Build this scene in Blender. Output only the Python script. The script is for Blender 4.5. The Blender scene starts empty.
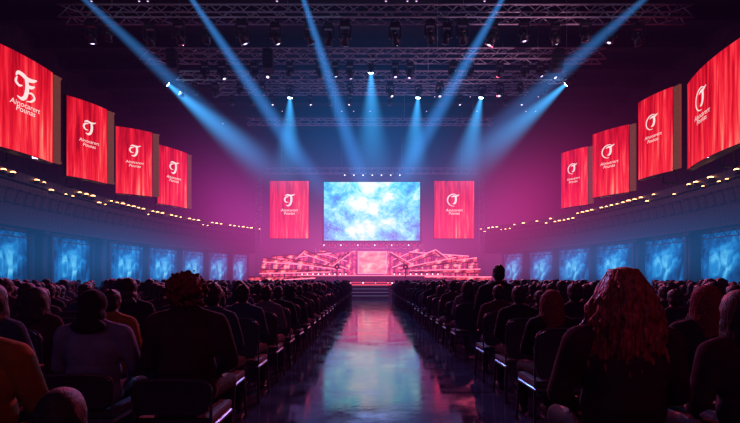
import bpy, bmesh, math, random
import numpy as np
from mathutils import Vector, Matrix
random.seed(7); rng=np.random.RandomState(7)
scene=bpy.context.scene
COL=scene.collection
scene.view_settings.view_transform='Standard'
F=450.0; CH=1.3; HY=280.0
def at(u,v,d): return Vector(((u-370)/F*d, d, CH+(HY-v)/F*d))

# ---------------- materials ----------------
def newmat(name):
    m=bpy.data.materials.new(name); m.use_nodes=True
    nt=m.node_tree; nt.nodes.clear()
    out=nt.nodes.new('ShaderNodeOutputMaterial'); return m,nt,out
def pbr(name,col,rough=.6,metal=0,noise=.25,scale=30,bump=.0,emis=None,es=0,stretch=None,bd=.02,spec=.5):
    m,nt,out=newmat(name); N=nt.nodes.new; L=nt.links.new
    b=N('ShaderNodeBsdfPrincipled'); L(b.outputs[0],out.inputs[0]); b.inputs['Specular IOR Level'].default_value=spec
    tc=N('ShaderNodeTexCoord'); nz=N('ShaderNodeTexNoise'); nz.inputs['Scale'].default_value=scale
    if stretch:
        mp=N('ShaderNodeMapping'); mp.inputs['Scale'].default_value=stretch; L(tc.outputs['Object'],mp.inputs[0]); L(mp.outputs[0],nz.inputs['Vector'])
    else: L(tc.outputs['Object'],nz.inputs['Vector'])
    r=N('ShaderNodeValToRGB'); r.color_ramp.elements[0].color=(*[c*(1-noise) for c in col],1); r.color_ramp.elements[1].color=(*[min(1,c*(1+noise)) for c in col],1)
    r.color_ramp.elements[0].position=.3; r.color_ramp.elements[1].position=.7
    L(nz.outputs['Fac'],r.inputs[0]); L(r.outputs[0],b.inputs['Base Color'])
    b.inputs['Roughness'].default_value=rough; b.inputs['Metallic'].default_value=metal
    if bump:
        bp=N('ShaderNodeBump'); bp.inputs['Strength'].default_value=bump; bp.inputs['Distance'].default_value=bd
        L(nz.outputs['Fac'],bp.inputs['Height']); L(bp.outputs[0],b.inputs['Normal'])
    if emis: b.inputs['Emission Color'].default_value=(*emis,1); b.inputs['Emission Strength'].default_value=es
    return m
def emit(name,col,s):
    m,nt,out=newmat(name); e=nt.nodes.new('ShaderNodeEmission'); e.inputs[0].default_value=(*col,1); e.inputs[1].default_value=s
    nt.links.new(e.outputs[0],out.inputs[0]); return m
def emit_noise(name,stops,scale,s,stretch=(1,1,1),detail=6,dist=0,grad=None,seed=0,rough=.5,specks=0,centre=None):
    m,nt,out=newmat(name); N=nt.nodes.new; L=nt.links.new
    tc=N('ShaderNodeTexCoord'); mp=N('ShaderNodeMapping'); mp.inputs['Scale'].default_value=stretch; mp.inputs['Location'].default_value=(seed,seed*.7,0)
    L(tc.outputs['Object'],mp.inputs[0]); nz=N('ShaderNodeTexNoise'); nz.inputs['Scale'].default_value=scale; nz.inputs['Detail'].default_value=detail; nz.inputs['Distortion'].default_value=dist; nz.inputs['Roughness'].default_value=rough
    L(mp.outputs[0],nz.inputs['Vector']); fac=nz.outputs['Fac']
    def addin(a):
        ad=N('ShaderNodeMath'); ad.operation='ADD'; L(fac,ad.inputs[0]); L(a,ad.inputs[1]); return ad.outputs[0]
    for g in (grad or []):
        sx=N('ShaderNodeSeparateXYZ'); L(tc.outputs['Object'],sx.inputs[0]); mr=N('ShaderNodeMapRange')
        mr.inputs[1].default_value=g[0]; mr.inputs[2].default_value=g[1]; mr.inputs[3].default_value=0; mr.inputs[4].default_value=g[2]
        L(sx.outputs[g[3]],mr.inputs[0]); fac=addin(mr.outputs[0])
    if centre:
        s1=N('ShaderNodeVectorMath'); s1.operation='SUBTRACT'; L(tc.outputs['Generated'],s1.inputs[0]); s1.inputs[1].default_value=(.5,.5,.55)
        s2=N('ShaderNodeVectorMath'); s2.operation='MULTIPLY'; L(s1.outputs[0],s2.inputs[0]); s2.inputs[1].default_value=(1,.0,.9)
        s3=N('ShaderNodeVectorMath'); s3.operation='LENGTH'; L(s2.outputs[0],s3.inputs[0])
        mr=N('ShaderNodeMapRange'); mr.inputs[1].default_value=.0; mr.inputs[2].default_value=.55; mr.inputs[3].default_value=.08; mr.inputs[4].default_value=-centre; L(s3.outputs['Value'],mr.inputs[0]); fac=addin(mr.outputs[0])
    r=N('ShaderNodeValToRGB'); el=r.color_ramp.elements
    el[0].position=stops[0][0]; el[0].color=(*stops[0][1],1); el[1].position=stops[-1][0]; el[1].color=(*stops[-1][1],1)
    for p,c in stops[1:-1]:
        e=el.new(p); e.color=(*c,1)
    L(fac,r.inputs[0]); colr=r.outputs[0]
    if specks:
        vo=N('ShaderNodeTexVoronoi'); vo.inputs['Scale'].default_value=specks; L(tc.outputs['Object'],vo.inputs['Vector'])
        m2=N('ShaderNodeMapRange'); m2.inputs[1].default_value=.05; m2.inputs[2].default_value=.26; m2.inputs[3].default_value=.85; m2.inputs[4].default_value=0; L(vo.outputs['Distance'],m2.inputs[0])
        mx=N('ShaderNodeMix'); mx.data_type='RGBA'; L(m2.outputs[0],mx.inputs[0]); L(colr,mx.inputs[6]); mx.inputs[7].default_value=(.75,1,1,1); colr=mx.outputs[2]
    e=N('ShaderNodeEmission'); e.inputs[1].default_value=s; L(colr,e.inputs[0]); L(e.outputs[0],out.inputs[0])
    return m
def cloth_random(name,cols,rough=.9):
    m,nt,out=newmat(name); N=nt.nodes.new; L=nt.links.new
    b=N('ShaderNodeBsdfPrincipled'); L(b.outputs[0],out.inputs[0]); b.inputs['Roughness'].default_value=rough; b.inputs['Specular IOR Level'].default_value=.15
    oi=N('ShaderNodeObjectInfo'); r=N('ShaderNodeValToRGB'); r.color_ramp.interpolation='CONSTANT'
    el=r.color_ramp.elements; n=len(cols)
    el[0].position=0; el[0].color=(*cols[0],1); el[1].position=(n-1)/n; el[1].color=(*cols[-1],1)
    for i in range(1,n-1):
        e=el.new(i/n); e.color=(*cols[i],1)
    L(oi.outputs['Random'],r.inputs[0])
    tc=N('ShaderNodeTexCoord'); nz=N('ShaderNodeTexNoise'); nz.inputs['Scale'].default_value=5; nz.inputs['Detail'].default_value=2; nz.inputs['Distortion'].default_value=.8
    L(tc.outputs['Object'],nz.inputs[0]); bp=N('ShaderNodeBump'); bp.inputs['Strength'].default_value=.6; bp.inputs['Distance'].default_value=.04
    L(nz.outputs['Fac'],bp.inputs['Height']); L(bp.outputs[0],b.inputs['Normal']); L(r.outputs[0],b.inputs['Base Color'])
    return m
M={}
M['metal']=pbr('truss_metal',(.42,.38,.46),.5,.2)
M['black']=pbr('black_housing',(.010,.009,.012),.5)
M['darkwall']=pbr('dark_wall',(.030,.006,.016),.8,0,.4,3)
M['ceil']=pbr('dark_ceiling',(.014,.005,.010),.9,0,.4,2)
M['chairfab']=pbr('chair_fabric',(.016,.014,.026),.7,0,.3,60,.3)
M['chrome']=pbr('chair_frame_metal',(.16,.16,.21),.35,.8)
M['skin']=pbr('skin',(.12,.055,.045),.7,spec=.2)
M['cloth']=cloth_random('clothing',[(.014,.012,.020),(.032,.016,.028),(.010,.014,.036),(.09,.08,.11),(.045,.010,.018),(.008,.008,.010),(.022,.032,.065),(.014,.012,.016)])
M['trouser']=cloth_random('trousers',[(.010,.010,.015),(.015,.018,.035),(.012,.011,.010)])
hs=(1,1,.10)
M['hair']=pbr('dark_hair',(.010,.005,.006),.6,0,.5,150,.35,stretch=hs,spec=.4)
M['auburn']=pbr('auburn_hair',(.20,.014,.016),.5,0,.85,90,.6,stretch=hs,spec=.5)
M['curl']=pbr('curly_brown_hair',(.13,.016,.020),.8,0,.6,90,.4,spec=.2)
M['greyjacket']=pbr('grey_jacket',(.10,.11,.18),.9,0,.3,6,.6,bd=.04,spec=.15)
M['yellowjacket']=pbr('yellow_jacket',(.20,.075,.008),.9,0,.3,6,.6,bd=.04,spec=.15)
M['maroon']=pbr('maroon_top',(.034,.010,.018),.95,0,.3,6,.6,bd=.05,spec=.1)
M['shoe']=pbr('shoe_leather',(.01,.01,.01),.4)
M['lens_b']=emit('blue_lens',(.45,.75,1),22)
M['lens_w']=emit('white_lens',(.7,.6,1),2.6)
M['lens_off']=pbr('glass_lens',(.03,.03,.06),.1)
M['warm']=emit('warm_lamp',(1,.40,.14),8)
M['white']=emit('white_print',(1,.78,.76),1.0)
M['gold']=pbr('side_return_brown_glow',(.16,.06,.035),.5,.3,.3,6,0,(.6,.16,.09),.2)  # brown trim; the warm light on it is painted as faint emission
M['stage']=pbr('stage_deck',(.05,.02,.04),.35,0,.3,5)
M['pinklite']=emit('pink_strip',(1,.20,.32),1.7)
M['pinkwhite']=emit('pink_white_lamp',(1,.45,.5),3.0)
M['redlite']=emit('red_strip',(1,.06,.11),1.2)
M['redpanel']=emit_noise('red_fin_glow',[(.34,(.05,.002,.008)),(.48,(.45,.02,.05)),(.58,(1,.10,.15)),(.72,(1,.42,.38))],1.6,.95,(1,1,2))  # pink stage light on the fins painted in as uneven emission
M['redback']=emit_noise('red_backdrop_glow',[(.34,(.06,.003,.015)),(.48,(.45,.02,.06)),(.58,(1,.09,.13)),(.68,(1,.42,.35))],2.0,.9,(1.6,1,.8),5,.5,None,7)  # red light on the backdrop painted in as uneven emission
M['bluestrip']=emit('pale_blue_strip',(.35,.35,.8),.4)
M['screen']=emit_noise('nebula_picture',[(.36,(.006,.08,.46)),(.48,(.012,.22,.70)),(.56,(.02,.44,.82)),(.63,(.08,.72,.86)),(.70,(.38,.92,.90)),(.80,(.95,1,1))],.6,.95,(1,1,1.2),14,.3,[(-4.3,0,.22,0),(0,4.3,-.24,0),(-2.6,2.6,.10,2)],1.7,.68,6)
M['bluepanel']=emit_noise('blue_drape_glow',[(.08,(.002,.015,.07)),(.28,(.006,.10,.34)),(.40,(.02,.28,.68)),(.54,(.14,.62,.95)),(.68,(.7,1,1))],1.3,.8,(1,1,.6),4,1.2,None,0,.5,0,.42)  # light pattern on the drapes painted as emission, brighter toward the middle
for i in range(3):
    M['red%d'%i]=emit_noise('red_banner_picture_%s'%'abc'[i],[(.32,(.40,.002,.010)),(.46,(.78,.008,.024)),(.56,(.96,.025,.045)),(.67,(1,.12,.10)),(.84,(1,.55,.34))],1.2,1.0,(4.2,1,.22),7,.4,[(-2,2,-.12,2),(-1.5,1.5,.08,0)] ,i*4.3,.62)
# floor
m,nt,out=newmat('polished_concrete'); N=nt.nodes.new; L=nt.links.new
b=N('ShaderNodeBsdfPrincipled'); L(b.outputs[0],out.inputs[0]); tc=N('ShaderNodeTexCoord')
nz=N('ShaderNodeTexNoise'); nz.inputs['Scale'].default_value=1.8; nz.inputs['Detail'].default_value=10; nz.inputs['Roughness'].default_value=.65; L(tc.outputs['Object'],nz.inputs[0])
br=N('ShaderNodeTexBrick'); br.offset=0; br.inputs['Scale'].default_value=1; br.inputs['Brick Width'].default_value=1.3; br.inputs['Row Height'].default_value=1.3; br.inputs['Mortar Size'].default_value=.010
br.inputs['Color1'].default_value=(.040,.052,.10,1); br.inputs['Color2'].default_value=(.030,.038,.08,1); br.inputs['Mortar'].default_value=(.004,.004,.008,1)
mp=N('ShaderNodeMapping'); mp.inputs['Location'].default_value=(.65,0,0); L(tc.outputs['Object'],mp.inputs[0]); L(mp.outputs[0],br.inputs[0])
mx=N('ShaderNodeMix'); mx.data_type='RGBA'; mx.blend_type='MULTIPLY'; mx.inputs[0].default_value=.8
rp=N('ShaderNodeValToRGB'); rp.color_ramp.elements[0].position=.35; rp.color_ramp.elements[0].color=(.3,.3,.3,1); rp.color_ramp.elements[1].position=.65; rp.color_ramp.elements[1].color=(1.3,1.3,1.3,1)
L(nz.outputs['Fac'],rp.inputs[0]); L(br.outputs[0],mx.inputs[6]); L(rp.outputs[0],mx.inputs[7]); L(mx.outputs[2],b.inputs['Base Color'])
mr=N('ShaderNodeMapRange'); mr.inputs[1].default_value=.36; mr.inputs[2].default_value=.64; mr.inputs[3].default_value=.04; mr.inputs[4].default_value=.17; L(nz.outputs['Fac'],mr.inputs[0]); L(mr.outputs[0],b.inputs['Roughness'])
b.inputs['IOR'].default_value=1.8
nz2=N('ShaderNodeTexNoise'); nz2.inputs['Scale'].default_value=14; nz2.inputs['Detail'].default_value=5; L(tc.outputs['Object'],nz2.inputs[0]); bp=N('ShaderNodeBump'); bp.inputs['Strength'].default_value=.05; bp.inputs['Distance'].default_value=.012
ml=N('ShaderNodeMath'); ml.operation='MULTIPLY_ADD'; L(br.outputs['Fac'],ml.inputs[0]); ml.inputs[1].default_value=-1.2; L(nz2.outputs['Fac'],ml.inputs[2]); L(ml.outputs[0],bp.inputs['Height']); L(bp.outputs[0],b.inputs['Normal'])
M['floor']=m
m,nt,out=newmat('balcony_slats'); N=nt.nodes.new; L=nt.links.new
b=N('ShaderNodeBsdfPrincipled'); L(b.outputs[0],out.inputs[0]); tc=N('ShaderNodeTexCoord'); wv=N('ShaderNodeTexWave'); wv.bands_direction='Y'; wv.inputs['Scale'].default_value=1.2; wv.inputs['Distortion'].default_value=0
L(tc.outputs['Object'],wv.inputs[0]); rp=N('ShaderNodeValToRGB'); rp.color_ramp.elements[0].color=(.008,.004,.014,1); rp.color_ramp.elements[1].color=(.04,.016,.05,1); L(wv.outputs['Fac'],rp.inputs[0]); L(rp.outputs[0],b.inputs['Base Color']); b.inputs['Roughness'].default_value=.5
M['slats']=m

# ---------------- mesh helpers ----------------
def finish(bm,name,mats,smooth=False,loc=None,parent=None,link=True):
    me=bpy.data.meshes.new(name); bm.to_mesh(me); bm.free()
    for mm in mats: me.materials.append(mm)
    if smooth: me.polygons.foreach_set('use_smooth',[True]*len(me.polygons))
    if not link: return me          # mesh only, used as shared data
    ob=bpy.data.objects.new(name,me)
    if loc is not None: ob.location=loc
    if parent is not None: ob.parent=parent
    COL.objects.link(ob)
    return ob
def put(me,name,loc,rz=0,scale=None):
    o=bpy.data.objects.new(name,me); o.location=loc; o.rotation_euler=(0,0,rz)
    if scale: o.scale=scale
    COL.objects.link(o); return o
def tag(ob,label,cat=None,group=None,kind=None):
    if label: ob['label']=label
    if cat: ob['category']=cat
    if group: ob['group']=group
    if kind: ob['kind']=kind
    return ob
def empty(name,loc=(0,0,0),rz=0):
    e=bpy.data.objects.new(name,None); e.location=loc; e.rotation_euler=(0,0,rz); e.empty_display_size=.2; COL.objects.link(e); return e
def tube(bm,p0,p1,r0,r1=None,n=6,mi=0):
    if r1 is None: r1=r0
    p0=Vector(p0); p1=Vector(p1); d=p1-p0
    if d.length<1e-6: return
    q=d.to_track_quat('Z','Y').to_matrix().to_4x4()
    r=bmesh.ops.create_cone(bm,cap_ends=True,segments=n,radius1=r0,radius2=r1,depth=d.length,matrix=Matrix.Translation((p0+p1)/2)@q)
    if mi:
        for f in {f for v in r['verts'] for f in v.link_faces}: f.material_index=mi
def ball(bm,c,r,seg=16,rings=10,rot=None,mi=0):
    if not hasattr(r,'__len__'): r=(r,r,r)
    mt=Matrix.Translation(c)
    if rot is not None: mt=mt@rot
    res=bmesh.ops.create_uvsphere(bm,u_segments=seg,v_segments=rings,radius=1,matrix=mt@Matrix.Diagonal((*r,1)))
    if mi:
        for f in {f for v in res['verts'] for f in v.link_faces}: f.material_index=mi
def capsule(bm,p0,p1,r0,r1):
    tube(bm,p0,p1,r0,r1,14); ball(bm,p0,r0,14,8); ball(bm,p1,r1,14,8)
def box(bm,c,s,rot=None,mi=0,bev=0):
    mt=Matrix.Translation(c)
    if rot is not None: mt=mt@rot
    res=bmesh.ops.create_cube(bm,size=1,matrix=mt@Matrix.Diagonal((*s,1)))
    fs={f for v in res['verts'] for f in v.link_faces}
    for f in fs: f.material_index=mi
    if bev:
        es={e for v in res['verts'] for e in v.link_edges}
        r=bmesh.ops.bevel(bm,geom=list(es),offset=bev,segments=2,affect='EDGES',profile=.7)
        for f in r['faces']: f.material_index=mi
def evaluated(bm,mods,name):
    ob=finish(bm,name,[])
    for t,kw in mods:
        md=ob.modifiers.new(t,t)
        for k,v in kw.items(): setattr(md,k,v)
    dg=bpy.context.evaluated_depsgraph_get(); dg.update()
    me=bpy.data.meshes.new_from_object(ob.evaluated_get(dg)); me.name=name
    old=ob.data; bpy.data.objects.remove(ob); bpy.data.meshes.remove(old)
    me.polygons.foreach_set('use_smooth',[True]*len(me.polygons))
    return me

# ---------------- people meshes ----------------
def body_bm(w=1.0,lean=0.0,arms=0,fingers=True):
    bm=bmesh.new()
    T=lambda x,y,z:(x,y+lean*(z-.5),z)
    ball(bm,(0,.0,.57),(.185*w,.15,.14)); ball(bm,T(0,0,.72),(.178*w,.13,.18)); ball(bm,T(0,-.005,.88),(.183*w,.125,.20)); ball(bm,T(0,0,1.0),(.172*w,.105,.10))
    capsule(bm,T(-.06,-.02,1.095),T(.06,-.02,1.095),.055,.055)
    for s in(-1,1):
        capsule(bm,T(s*.05,0,1.075),T(s*.180*w,-.0,1.025),.062,.072)
        sh=T(s*.190*w,0,1.01); el=T(s*(.250*w),.05+.03*arms,.76); wr=(s*(.15-.04*arms),.25,.67+.03*arms)
        capsule(bm,sh,el,.072,.058); capsule(bm,el,wr,.056,.040); capsule(bm,wr,(s*(.13-.03*arms),.30,.66+.03*arms),.028,.026)
        hc=Vector((s*(.115-.03*arms),.345,.655+.03*arms)); ball(bm,hc,(.042,.05,.02))
        if fingers:
            for k in range(4):
                o=(k-1.5)*.020; l=(.038,.045,.042,.032)[k]
                a=hc+Vector((o,.04,.003)); b_=a+Vector((-s*.006,l,.002)); c=b_+Vector((-s*.004,l*.5,-.018)); capsule(bm,a,b_,.0095,.009); capsule(bm,b_,c,.009,.008)
            a=hc+Vector((-s*.032,.0,.0)); b_=a+Vector((-s*.026,.03,.004)); capsule(bm,a,b_,.012,.010); capsule(bm,b_,b_+Vector((-s*.004,.028,-.004)),.010,.009)
        kn=(s*.13,.46,.53); capsule(bm,(s*.095,.03,.55),kn,.092,.068); an=(s*.13,.44,.10); capsule(bm,kn,an,.064,.046)
        ball(bm,(s*.13,.50,.045),(.042,.125,.042)); ball(bm,(s*.13,.42,.06),(.038,.05,.055))
    hx=lean*.65
    capsule(bm,T(0,0,1.06),(0,.015+hx,1.17),.062,.052)
    ball(bm,(0,.012+hx,1.262),(.076,.095,.098)); ball(bm,(0,.04+hx,1.21),(.056,.065,.075)); ball(bm,(0,.085+hx,1.165),(.026,.022,.018))
    ball(bm,(0,.112+hx,1.222),(.012,.02,.022)); ball(bm,(0,.10+hx,1.192),(.026,.012,.010))
    for s in(-1,1):
        ball(bm,(s*.078,.01+hx,1.232),(.010,.020,.032)); ball(bm,(s*.032,.088+hx,1.262),(.018,.014,.008))
    return bm
def clothe(me):
    for mm in(M['cloth'],M['skin'],M['trouser'],M['shoe']): me.materials.append(mm)
    for p in me.polygons:
        c=p.center
        if c.z>1.14: i=1
        elif c.z<.09 and c.y>.35: i=3
        elif c.y>.285 and .60<c.z<.75 : i=1
        elif c.z<.60 and (c.y>.05 or c.z<.5): i=2
        else: i=0
        p.material_index=i
def mk_body(name,**k):
    me=evaluated(body_bm(**k),[('REMESH',dict(mode='VOXEL',voxel_size=.0125,use_smooth_shade=True)),('SMOOTH',dict(factor=.5,iterations=4))],name); clothe(me)
    lo=evaluated(body_bm(fingers=False,**k),[('REMESH',dict(mode='VOXEL',voxel_size=.03)),('SMOOTH',dict(factor=.5,iterations=2)),('DECIMATE',dict(ratio=.28))],name+'_small'); clothe(lo)
    return me,lo
BOD=[mk_body('person_body_broad',w=1.12),mk_body('person_body_slim',w=.92,lean=.04,arms=1),mk_body('person_body_forward',w=1.03,lean=.16)]
LEAN=[0,.04*.75,.16*.75]
def hair_bm(kind):
    bm=bmesh.new(); H=random.Random(len(kind)*13)
    if kind=='short':
        ball(bm,(0,-.010,1.285),(.085,.099,.090)); ball(bm,(0,-.030,1.225),(.082,.078,.08)); ball(bm,(0,.045,1.325),(.055,.055,.035))
        for i in range(40):
            a=H.uniform(0,6.28); q=H.uniform(.2,1); ball(bm,(.078*math.cos(a)*(1-q*q*.6),-.012+.09*math.sin(a)*(1-q*q*.6),1.275+.09*q),H.uniform(.010,.016),8,6)
    elif kind=='bun':
        ball(bm,(0,-.010,1.283),(.083,.100,.088)); ball(bm,(0,-.032,1.23),(.080,.075,.075)); ball(bm,(0,-.085,1.335),(.042,.040,.040)); ball(bm,(.02,-.1,1.345),(.03,.02,.03))
    elif kind=='tail':
        ball(bm,(0,-.010,1.283),(.083,.100,.088)); ball(bm,(0,-.032,1.23),(.080,.075,.075)); 
        for t in range(8): ball(bm,(.01*math.sin(t),-.115-.012*math.sin(t*.6),1.27-.035*t),(.034-.0022*t,.03-.002*t,.035))
    elif kind in('long','wavy'):
        k=1.0 if kind=='long' else 1.28
        ball(bm,(0,-.008,1.285),(.090*(1+.05*(k-1)),.102,.092)); n=40 if kind=='long' else 110
        ball(bm,(0,-.05,1.17),(.095,.055,.13))
        if k>1: ball(bm,(0,-.05,1.12),(.13,.05,.12))
        for i in range(n):
            a=math.pi*(.93+1.14*i/(n-1)); x=math.cos(a)*.086; y=math.sin(a)*.085
            if kind=='wavy': j=H.uniform(.9,1.15); x*=j; y*=j
            l=H.uniform(.24,.33) if kind=='long' else H.uniform(.20,.42)
            p=Vector((x*.55,y*.5-.004,1.362)) if kind=='wavy' else Vector((x*.85,y*.8,1.31)); st=9 if kind=='long' else 12; ph=H.uniform(0,6)
            for t in range(st):
                f=(t+1)/st; sw=1+(k-.8)*(f**.8)*(.9 if kind=='long' else 1.9)
                wv_=.005 if kind=='long' else .014*min(1,f*3)
                r_=.022 if kind=='long' else .013
                q=Vector((x*sw+wv_*math.sin(f*13+ph),y*(1+.25*f)-.01+wv_*.8*math.cos(f*12+ph*1.7),1.31-.02-l*f)); tube(bm,p,q,r_ if t<st-1 else r_*.8,r_ if t<st-2 else .006,6); p=q
    elif kind=='curly':
        ball(bm,(0,-.012,1.262),(.112,.114,.104)); 
        for i in range(330):
            th=H.uniform(0,2*math.pi); ph=math.acos(H.uniform(-.95,1)); x=math.sin(ph)*math.cos(th); y=math.sin(ph)*math.sin(th); z=math.cos(ph)
            if y>.45 and z<.5: continue
            R=H.uniform(.110,.130)+(.014 if H.random()<.2 else 0); ball(bm,(x*R*1.05,y*R-.018,1.245+z*R*.98),H.uniform(.008,.014),6,5)
    elif kind=='hood':
        ball(bm,(0,-.02,1.262),(.096,.105,.110)); ball(bm,(0,-.04,1.17),(.098,.095,.08)); ball(bm,(0,-.08,1.09),(.13,.06,.06))
    return bm
HAIR={}
for k,vx in(('short',.010),('bun',.011),('tail',.010),('long',.010),('wavy',.0065),('curly',.007),('hood',.012)):
    me=evaluated(hair_bm(k),[('REMESH',dict(mode='VOXEL',voxel_size=vx)),('SMOOTH',dict(factor=.5,iterations={'curly':1,'wavy':2}.get(k,3)))],'hair_'+k)
    me.materials.append(M['hair'])
    lo=evaluated(hair_bm(k),[('REMESH',dict(mode='VOXEL',voxel_size=.025)),('DECIMATE',dict(ratio=.35))],'hair_small_'+k); lo.materials.append(M['hair'])
    HAIR[k]=(me,lo)

# ---------------- banner printing ----------------
def text_mesh(body,size):
    cu=bpy.data.curves.new('t','FONT'); cu.body=body; cu.size=size; cu.align_x='CENTER'; cu.align_y='CENTER'; cu.offset=size*.001; cu.shear=.18
    ob=bpy.data.objects.new('t',cu); COL.objects.link(ob); dg=bpy.context.evaluated_depsgraph_get(); dg.update()
    me=bpy.data.meshes.new_from_object(ob.evaluated_get(dg)); bpy.data.objects.remove(ob)
    return me
TXT={w_:text_mesh(w_,1) for w_ in('Ainocarert','Pounas')}
def text_bm(w_):
    bm=bmesh.new(); bm.from_mesh(TXT[w_]); return bm
def emblem_bm(kind):
    bm=bmesh.new()
    def strip(pts,ws):
        P=[Vector((*p,w_)) for p,w_ in zip(pts,ws)]; P=[2*P[0]-P[1]]+P+[2*P[-1]-P[-2]]; Q=[]
        for i in range(1,len(P)-2):
            for k in range(5):
                t=k/5; a,b_,c,d=P[i-1:i+3]; Q.append(.5*((2*b_)+(-a+c)*t+(2*a-5*b_+4*c-d)*t*t+(-a+3*b_-3*c+d)*t**3))
        Q.append(P[-2]); vs=[]
        for i,p in enumerate(Q):
            t=(Q[min(len(Q)-1,i+1)]-Q[max(0,i-1)]).to_2d().normalized(); n=Vector((-t.y,t.x)); w_=max(.01,p.z); p=p.to_2d()
            vs.append((bm.verts.new((*(p+n*w_/2),0)),bm.verts.new((*(p-n*w_/2),0))))
        for i in range(len(vs)-1): bm.faces.new((vs[i][0],vs[i+1][0],vs[i+1][1],vs[i][1]))
    if kind=='flag':
        strip([(-.34,.30),(-.26,.42),(-.10,.40),(.06,.33),(.26,.36),(.42,.44)],[.03,.11,.14,.14,.11,.03])
        strip([(-.30,.28),(-.34,.12),(-.24,.02),(-.12,.06)],[.04,.08,.08,.03])
        strip([(.02,.30),(.05,.10),(.03,-.10),(-.03,-.28),(-.15,-.38),(-.30,-.34)],[.12,.14,.14,.13,.10,.03])
        strip([(.06,.10),(.20,.12),(.34,.20)],[.10,.11,.03])
        strip([(.10,-.10),(.24,-.08),(.32,-.20),(.20,-.34),(.02,-.40)],[.04,.07,.08,.06,.02])
    elif kind=='swoosh':
        # hooked J inside a thin open swoosh
        A=[math.radians(60+i*27) for i in range(9)]
        strip([(.44*math.cos(a)-.02,.42*math.sin(a)) for a in A],[.02,.05,.07,.08,.08,.07,.06,.04,.02])
        strip([(.10,.26),(.12,.08),(.10,-.10),(.03,-.22),(-.10,-.25)],[.13,.14,.14,.12,.03])
        strip([(-.20,.22),(-.04,.28),(.14,.28),(.36,.38)],[.03,.10,.11,.03])
    else:
        strip([(-.30,.30),(-.14,.37),(.04,.33),(.22,.34),(.40,.42)],[.03,.10,.12,.09,.03])
        strip([(.12,.30),(.15,.10),(.13,-.10),(.06,-.28),(-.07,-.38),(-.22,-.34)],[.12,.14,.14,.13,.10,.03])
        strip([(-.06,.24),(-.24,.20),(-.32,.04),(-.24,-.12),(-.06,-.14)],[.04,.09,.10,.08,.02])
    return bm
def display(name,A,B,z0,z1,bulge,mat,label,cat,group,ret=True,ts=1.0,rear=.25,ou=0,kind='hook'):
    A=Vector((A[0],A[1],0)); B=Vector((B[0],B[1],0)); w=(B-A).length; h=z1-z0; c=(A+B)/2; d=(B-A)/w; rz=math.atan2(d.y,d.x)
    e=empty(name,(c.x,c.y,(z0+z1)/2),rz); tag(e,label,cat,group)
    def f(u): return -bulge*(1-(2*u/w)**2)
    n=16; bm=bmesh.new(); vs=[]
    for i in range(n+1):
        u=-w/2+w*i/n; vs.append([bm.verts.new((u,f(u),-h/2+h*j/4)) for j in range(5)])
    for i in range(n):
        for j in range(4): bm.faces.new((vs[i][j],vs[i+1][j],vs[i+1][j+1],vs[i][j+1]))
    finish(bm,'display_face',[mat],True,parent=e)
    bm=bmesh.new(); V=[]
    for i in range(n+1):
        u=-w/2+w*i/n; V.append([bm.verts.new((u*1.015,yy,zz)) for yy,zz in((f(u)+.02,-h/2-.04),(f(u)+.02,h/2+.04),(rear,h/2+.04),(rear,-h/2-.04))])
    for i in range(n):
        for j in range(4):
            k=(j+1)%4; bm.faces.new((V[i][j],V[i+1][j],V[i+1][k],V[i][k]))
    bm.faces.new(V[0]); bm.faces.new(V[-1][::-1]); bmesh.ops.recalc_face_normals(bm,faces=bm.faces)
    finish(bm,'housing',[M['black']],parent=e)
    if ret:
        bm=bmesh.new(); box(bm,(w/2+.22,.03,0),(.34,.10,h*.98)); 
        for zz in(-h/2+.1,h/2-.1): box(bm,(w/2+.22,-.03,zz),(.38,.06,.08))
        finish(bm,'side_return',[M['gold']],parent=e)
    wb=min(w,2.9)
    def place(b,s,ov,nm):
        for v in b.verts:
            u=v.co.x*s+ou; zz=v.co.y*s+ov; v.co=(u,f(u)-.02,zz)
        finish(b,nm,[M['white']],parent=e)
    place(emblem_bm(kind),wb*(.46 if kind=='flag' else .42)*ts,h*.165,'emblem')
    place(text_bm('Ainocarert'),wb*.112*ts,-h*.01,'lettering')
    place(text_bm('Pounas'),wb*.112*ts,-h*.065,'lettering')
    return e

# ---------------- room ----------------
def struct(bm,name,mats): return tag(finish(bm,name,mats),None,None,None,'structure')
bm=bmesh.new(); box(bm,(0,20,-.1),(44,60,.2)); struct(bm,'floor',[M['floor']])
bm=bmesh.new(); box(bm,(0,20,17.1),(44,60,.2)); struct(bm,'ceiling',[M['ceil']])
bm=bmesh.new(); box(bm,(-21.9,20,8.5),(.2,60,17)); struct(bm,'wall_left',[M['darkwall']])
bm=bmesh.new(); box(bm,(21.9,20,8.5),(.2,60,17)); struct(bm,'wall_right',[M['darkwall']])
bm=bmesh.new(); box(bm,(0,49.9,8.5),(43.6,.2,17)); struct(bm,'wall_back',[M['darkwall']])
bm=bmesh.new(); box(bm,(0,-9.9,8.5),(43.6,.2,17)); struct(bm,'wall_front',[M['darkwall']])
for i,y in enumerate(range(14,50,3)):
    bm=bmesh.new(); box(bm,(0,y,16.6),(43,.25,.8)); box(bm,(0,y,16.2),(43,.5,.08)); tag(finish(bm,'ceiling_beam',[M['ceil']],loc=None),'dark steel ceiling beam spanning the hall roof','ceiling beam','roof beams')

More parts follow.
